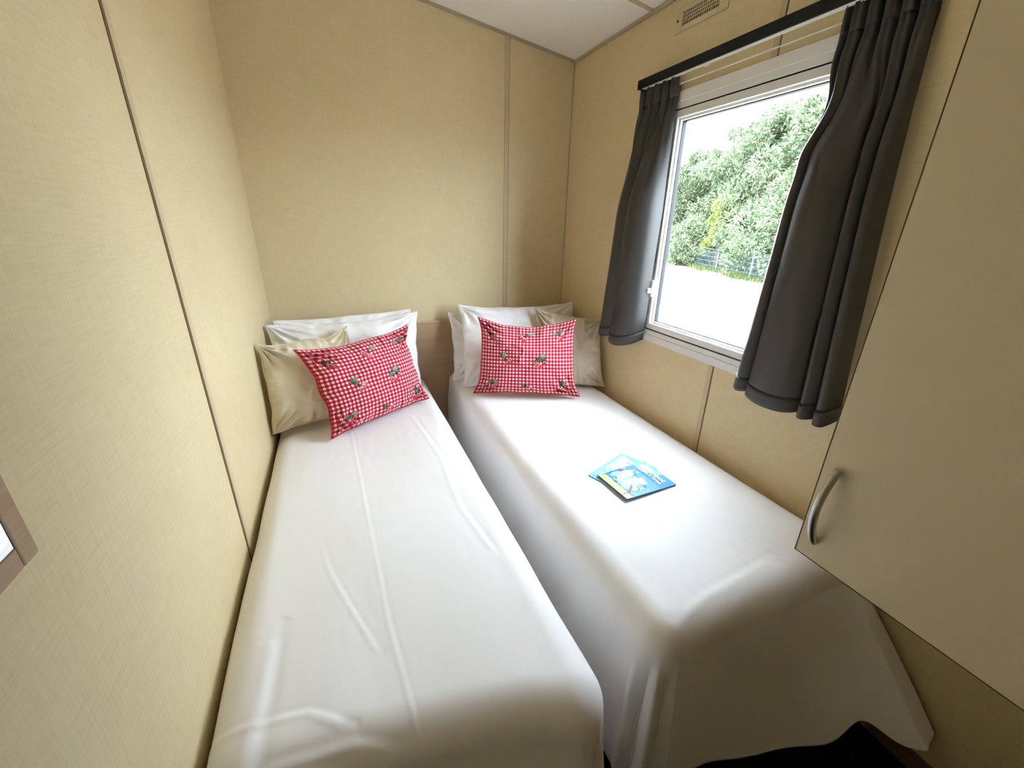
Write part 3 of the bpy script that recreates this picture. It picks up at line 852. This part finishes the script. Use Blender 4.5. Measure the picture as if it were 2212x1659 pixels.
# lower book, half covered
BZ = ZT + 0.0015
rect, ell, line, poly, text, done = book('picture_book', (1.058, -1.247, BZ), (1.114, -1.388, BZ), (1.254, -1.143, BZ), 0.004, m_cyan,
    'pale blue picture book lying underneath, partly covered by the other book')
rect(0.0, 0.0, 0.05, 1.0, 2)
rect(0.055, 0.0, 0.065, 1.0, 3)
poly([(0.07, 0.02), (1.0, 0.0), (1.0, 0.10), (0.5, 0.16), (0.07, 0.10)], 2)
ell(0.35, 0.45, 0.26, 0.24, 3); ell(0.30, 0.74, 0.2, 0.14, 3); ell(0.62, 0.62, 0.28, 0.12, 3)
poly([(0.10, 0.40), (0.30, 0.30), (0.36, 0.36), (0.12, 0.50)], 1); poly([(0.08, 0.30), (0.26, 0.22), (0.3, 0.27), (0.1, 0.37)], 2)
poly([(0.0, 0.50), (0.10, 0.52), (0.10, 0.56), (0.0, 0.55)], 7)
poly([(0.12, 0.97), (0.55, 0.98), (0.42, 0.90), (0.2, 0.93)], 2); poly([(0.62, 0.97), (0.98, 0.98), (0.98, 0.86), (0.74, 0.93)], 2)
ell(0.20, 0.85, 0.10, 0.06, 3); ell(0.21, 0.86, 0.012, 0.01, 7)
text('Cave', 0.30, 0.76, 0.030, m_mauve, 'title_lettering', 0.0006, wscale=1.15)
text('and the', 0.42, 0.655, 0.014, m_cyan2, 'subtitle_lettering', 0.0003)
done()
# upper book
rect, ell, line, poly, text, done = book('picture_book', (1.082, -1.266, BZ + 0.0085), (1.0925, -1.421, BZ + 0.0055), (1.297, -1.255, BZ + 0.0045), 0.0045, m_blue,
    'bright blue picture book with white title lettering lying on top of the other', 0.004)
rect(0.0, 0.0, 1.0, 0.125, 4)
poly([(0.0, 0.125), (0.06, 0.125), (0.06, 0.20), (0.0, 0.26)], 1)
rect(0.0, 0.20, 0.025, 1.0, 2)
poly([(0.03, 0.74), (0.32, 0.735), (0.42, 0.82), (0.62, 0.985), (0.12, 0.99), (0.03, 0.97)], 1)      # pale sky band
ell(0.22, 0.875, 0.13, 0.065, 7); ell(0.215, 0.880, 0.12, 0.055, 3); ell(0.26, 0.90, 0.01, 0.007, 6)
line([(0.06, 0.725), (0.97, 0.705)], 0.0012, 9)
ell(0.42, 0.34, 0.30, 0.19, 1); ell(0.70, 0.27, 0.2, 0.10, 1, 0.5); ell(0.2, 0.30, 0.14, 0.12, 1)
# two white robots
ell(0.24, 0.475, 0.12, 0.105, 3); poly([(0.15, 0.55), (0.20, 0.64), (0.25, 0.57)], 3); poly([(0.205, 0.55), (0.215, 0.59), (0.25, 0.55)], 2)
line([(0.30, 0.40), (0.42, 0.46), (0.36, 0.56)], 0.0018, 8); ell(0.30, 0.645, 0.035, 0.025, 3); line([(0.29, 0.615), (0.35, 0.585), (0.37, 0.56)], 0.0022, 8)
poly([(0.26, 0.22), (0.56, 0.24), (0.56, 0.38), (0.34, 0.39), (0.24, 0.34)], 3)
poly([(0.46, 0.42), (0.74, 0.42), (0.74, 0.58), (0.50, 0.60)], 3)
line([(0.53, 0.565), (0.53, 0.475), (0.70, 0.475), (0.70, 0.555), (0.53, 0.565)], 0.0012, 5); line([(0.58, 0.54), (0.58, 0.50), (0.66, 0.50)], 0.0010, 6)
line([(0.30, 0.33), (0.40, 0.23)], 0.0014, 9); ell(0.40, 0.33, 0.06, 0.05, 1); ell(0.60, 0.30, 0.14, 0.05, 3); ell(0.66, 0.34, 0.05, 0.022, 6)
poly([(0.50, 0.61), (0.56, 0.66), (0.62, 0.60)], 6); poly([(0.10, 0.50), (0.02, 0.44), (0.02, 0.52), (0.06, 0.57)], 6); poly([(0.10, 0.46), (0.03, 0.40), (0.02, 0.44), (0.10, 0.50)], 5)
line([(0.64, 0.44), (0.80, 0.50), (0.83, 0.47), (0.82, 0.43)], 0.0026, 8); ell(0.84, 0.42, 0.035, 0.022, 3)
line([(0.74, 0.36), (0.83, 0.35), (0.86, 0.31), (0.84, 0.28)], 0.0026, 8); ell(0.82, 0.27, 0.04, 0.018, 3)
line([(0.22, 0.18), (0.24, 0.235), (0.31, 0.22), (0.30, 0.18)], 0.0026, 8); line([(0.33, 0.13), (0.42, 0.17), (0.38, 0.12)], 0.0026, 8)
poly([(0.62, 0.32), (0.70, 0.30), (0.87, 0.14), (0.80, 0.14)], 5); line([(0.81, 0.16), (0.84, 0.02)], 0.0022, 5); line([(0.06, 0.40), (0.06, 0.06)], 0.0022, 5)
ell(0.90, 0.16, 0.035, 0.022, 3)
for a, b_, m_ in ((0.90, 0.46, 4), (0.93, 0.43, 3), (0.95, 0.39, 6), (0.92, 0.34, 3), (0.20, 0.62, 3), (0.16, 0.66, 3)):
    line([(a, b_), (a + 0.035, b_ + 0.02)], 0.002, m_)
text('Robot', 0.33, 0.820, 0.030, m_cwhite, 'title_lettering', 0.0010, wscale=1.05)
text('Gets It Wrong', 0.27, 0.750, 0.0155, m_cwhite, 'subtitle_lettering', 0.0006)
done()

# ------------------------------------------------------------------ outdoors
G = -0.65
m_road = mat('pale_gravel_road', (0.36, 0.33, 0.29), 0.9, 0.1)
lk(m_road, ramp(m_road, noise(m_road, (1, 1, 1), 3.0, 8, 0.7), [(0.3, (0.25, 0.22, 0.185)), (0.55, (0.33, 0.30, 0.26)), (0.75, (0.40, 0.37, 0.33))]), bsdf(m_road).inputs['Base Color'])
gd = MB().box((-30, -40, G - 0.1), (60, 60, G)).build('ground', m_road); struct(gd)
# the rest of the caravan's underside so it stands on the ground
ch = MB().box((-T + 0.02, RY - T + 0.02, G), (RW + T - 0.02, T - 0.02, FL - 0.12)).build('trim_9', m_outer); struct(ch)

p1 = Vector((15.83, 11.77)); fd = Vector((-0.346, -0.938)); fn = Vector((0.938, -0.346))
def onf(s, o):
    q = p1 + fd * s + fn * o
    return q.x, q.y
m_fence = mat('fence_green_grey', (0.045, 0.075, 0.085), 0.5, 0.4)
fence = empty('mesh_fence', (*onf(0, 0), G))
SPC = 2.635
for k in range(-6, 4):
    x_, y_ = onf(k * SPC, 0)
    MB().box((x_ - 0.03, y_ - 0.03, G), (x_ + 0.03, y_ + 0.03, G + 1.0)).build('post', m_fence, fence)
for k in range(-6, 3):
    pn = MB()
    for zz in (0.05, 0.24, 0.43, 0.62, 0.81, 0.95):
        a = onf(k * SPC, -0.03); b_ = onf((k + 1) * SPC, -0.03)
        pn.tube([(*a, G + zz), (*b_, G + zz)], 0.009, 5)
    for j in range(1, 40):
        a = onf(k * SPC + SPC * j / 40, -0.03)
        pn.tube([(*a, G + 0.04), (*a, G + 0.96)], 0.0035, 4)
    pn.build('mesh_panel', m_fence, fence)
tag(fence, 'low green-grey wire mesh fence in front of the trees outside', 'fence')

def leafmat(name, stops, trans=0.35):
    m = bpy.data.materials.new(name); m.use_nodes = True
    nt = m.node_tree; nt.nodes.clear()
    out = nt.nodes.new('ShaderNodeOutputMaterial'); mix = nt.nodes.new('ShaderNodeMixShader')
    di = nt.nodes.new('ShaderNodeBsdfDiffuse'); tl = nt.nodes.new('ShaderNodeBsdfTranslucent')
    geo = nt.nodes.new('ShaderNodeNewGeometry')
    c = ramp(m, geo.outputs['Random Per Island'], stops)
    nt.links.new(c, di.inputs['Color']); nt.links.new(c, tl.inputs['Color'])
    mix.inputs[0].default_value = trans
    nt.links.new(di.outputs[0], mix.inputs[1]); nt.links.new(tl.outputs[0], mix.inputs[2]); nt.links.new(mix.outputs[0], out.inputs['Surface'])
    return m
m_leaf_a = leafmat('leaves_sage', [(0.0, (0.035, 0.060, 0.033)), (0.5, (0.105, 0.140, 0.080)), (1.0, (0.28, 0.32, 0.20))])
m_leaf_b = leafmat('leaves_yellow_green', [(0.0, (0.07, 0.10, 0.025)), (0.6, (0.16, 0.21, 0.06)), (1.0, (0.27, 0.29, 0.12))])
m_bark = mat('bark', (0.09, 0.065, 0.045), 0.9, 0.1)
m_grass = leafmat('verge_grass', [(0.0, (0.03, 0.05, 0.015)), (1.0, (0.11, 0.13, 0.05))], 0.3)

def leaves_mesh(name, pts, dirs, ln, wd, m, parent=None):
    """one narrow folded leaf (two quads sharing a spine) per point"""
    n = len(pts)
    rnd = np.random.RandomState(len(pts))
    side = np.cross(dirs, rnd.normal(size=(n, 3))); side /= np.linalg.norm(side, axis=1)[:, None] + 1e-9
    L = ln * rnd.uniform(0.6, 1.3, n)[:, None]; Wd = wd * rnd.uniform(0.7, 1.3, n)[:, None]
    a = pts; b_ = pts + dirs * L * 0.5 + side * Wd / 2; c = pts + dirs * L; d = pts + dirs * L * 0.5 - side * Wd / 2
    V = np.stack([a, b_, c, d], 1).reshape(-1, 3)
    me = bpy.data.meshes.new(name)
    me.from_pydata(V.tolist(), [], np.arange(4 * n).reshape(n, 4).tolist())
    me.update()
    return link(name, me, parent, m)

def tree(x, y, height, rad, nblob, nleaf, m, seed, label, name='tree'):
    rnd = np.random.RandomState(seed)
    root = empty(name, (x, y, G))
    tk = MB()
    tk.tube([(x, y, G), (x + 0.05, y, G + height * 0.3), (x, y + 0.06, G + height * 0.62), (x + 0.05, y, G + height * 0.9)], [0.14, 0.11, 0.07, 0.02], 8)
    for i in range(7):
        a = rnd.uniform(0, 2 * PI); h0 = height * rnd.uniform(0.2, 0.6); r_ = rad * rnd.uniform(0.5, 0.9)
        tk.tube([(x, y, G + h0), (x + 0.5 * r_ * math.cos(a), y + 0.5 * r_ * math.sin(a), G + h0 + 0.12 * height), (x + r_ * math.cos(a), y + r_ * math.sin(a), G + h0 + 0.28 * height)], [0.06, 0.04, 0.012], 6)
    tk.build('trunk', m_bark, root, True)
    P, D = [], []
    for i in range(nblob):
        h = rnd.uniform(0.04, 0.97) ** 0.85
        rr = rad * (0.35 + 0.75 * math.sin(PI * min(1, h * 0.86 + 0.16)) ** 0.8)
        a = rnd.uniform(0, 2 * PI); q = rr * rnd.uniform(0.35, 0.95)
        c = np.array([x + q * math.cos(a), y + q * math.sin(a), G + height * h])
        br = rad * rnd.uniform(0.20, 0.40) * (1.15 - 0.6 * h)
        k = nleaf // nblob
        v = rnd.normal(size=(k, 3)); v /= np.linalg.norm(v, axis=1)[:, None]
        p = c + v * br * rnd.uniform(0.55, 1.0, k)[:, None] ** 0.7 * np.array([1, 1, 0.8])
        dd = v * 0.8 + rnd.normal(size=(k, 3)) * 0.5 + np.array([0, 0, -0.15]); dd /= np.linalg.norm(dd, axis=1)[:, None]
        p[:, 2] = np.maximum(p[:, 2], G + 0.08)
        P.append(p); D.append(dd)
        if h > 0.6:     # upright shoots
            k2 = 26
            t = np.linspace(0, 1, k2)[:, None]
            tip = np.array([rnd.normal() * 0.12, rnd.normal() * 0.12, br * 1.0 + 0.35])
            p = c + tip * t + rnd.normal(size=(k2, 3)) * 0.05
            dd = rnd.normal(size=(k2, 3)) * 0.6 + np.array([0, 0, 0.7]); dd /= np.linalg.norm(dd, axis=1)[:, None]
            P.append(p); D.append(dd)
    leaves_mesh('foliage', np.concatenate(P), np.concatenate(D), 0.17, 0.055, m, root)
    tag(root, label, name, None if name == 'shrub' else 'trees behind the fence')
TREES = [  # along the fence, behind it, height, radius, material, label
    (-16.4, 2.4, 4.6, 2.5, m_leaf_a, 'low grey-green tree beyond the left end of the window view'),
    (-13.0, 2.2, 4.8, 2.4, m_leaf_a, 'grey-green tree hidden behind the left curtain from inside the room'),
    (-9.6, 2.6, 4.9, 2.4, m_leaf_a, 'grey-green tree at the far left of the tree line outside the window'),
    (-6.4, 1.6, 5.5, 2.3, m_leaf_a, 'sage-green tree left of the taller ones outside, its crown under open sky'),
    (-3.2, 2.4, 6.2, 2.4, m_leaf_a, 'tall grey-green tree outside, behind the first fence posts'),
    (-0.4, 2.2, 6.3, 2.4, m_leaf_a, 'tallest grey-green tree behind the fence, in the middle of the window view'),
    (2.4, 2.0, 6.0, 2.5, m_leaf_a, 'grey-green tree outside, mostly hidden by the right curtain'),
    (5.4, 2.0, 6.2, 2.6, m_leaf_a, 'grey-green tree at the far right end of the tree line'),
]
for i, (s_, o_, h_, r_, m_, lb) in enumerate(TREES):
    x_, y_ = onf(s_, o_)
    tree(x_, y_, h_, r_, 95, 52000, m_, 9 + i, lb)
x_, y_ = onf(-3.1, 0.30)
tree(x_, y_, 1.9, 1.15, 40, 16000, m_leaf_a, 43, 'low grey-green bush spilling over the fence, left of the first visible post', 'shrub')
x_, y_ = onf(-1.2, 0.55)
tree(x_, y_, 2.9, 0.85, 30, 7000, m_leaf_b, 41, 'yellow-green shrub in front of the grey-green trees, above the fence', 'shrub')

# rough grass along the foot of the fence
rnd = np.random.RandomState(5)
n = 9500
s_ = rnd.uniform(-18, 8, n); o_ = rnd.uniform(-0.45, 0.9, n) + 0.2 * np.sin(s_ * 2)
pts = np.stack([p1.x + fd.x * s_ + fn.x * o_, p1.y + fd.y * s_ + fn.y * o_, np.full(n, G)], 1)
dd = rnd.normal(size=(n, 3)) * 0.4 + np.array([0, 0, 1.0]); dd /= np.linalg.norm(dd, axis=1)[:, None]
go = leaves_mesh('verge_grass', pts, dd, 0.22, 0.03, m_grass)
go['kind'] = 'stuff'
tag(go, 'rough green grass along the foot of the mesh fence', 'grass')

# drain cover and pale box on the road
dc = MB()
dx, dy = 8.95, 4.10
for i in range(9):
    dc.box((dx - 0.35 + i * 0.085, dy - 0.28, G + 0.012), (dx - 0.35 + i * 0.085 + 0.045, dy + 0.28, G + 0.022))
dc.box((dx - 0.40, dy - 0.32, G), (dx + 0.44, dy + 0.32, G + 0.012))
do = dc.build('drain_cover', mat('cast_iron_grey', (0.12, 0.12, 0.12), 0.7, 0.3))
tag(do, 'grey slatted drain cover set in the pale road outside', 'drain cover')
ub = empty('storage_box', (6.55, 4.55, G))
box('body', (6.2, 3.95, G), (6.9, 5.05, G + 0.62), mat('white_gloss', (0.85, 0.85, 0.85), 0.4), ub, 0.08)
box('lid', (6.18, 3.93, G + 0.62), (6.92, 5.07, G + 0.70), mat('white_gloss_lid', (0.85, 0.85, 0.85), 0.4), ub, 0.03)
tag(ub, 'white rounded box standing on the road outside, low in the window', 'box')
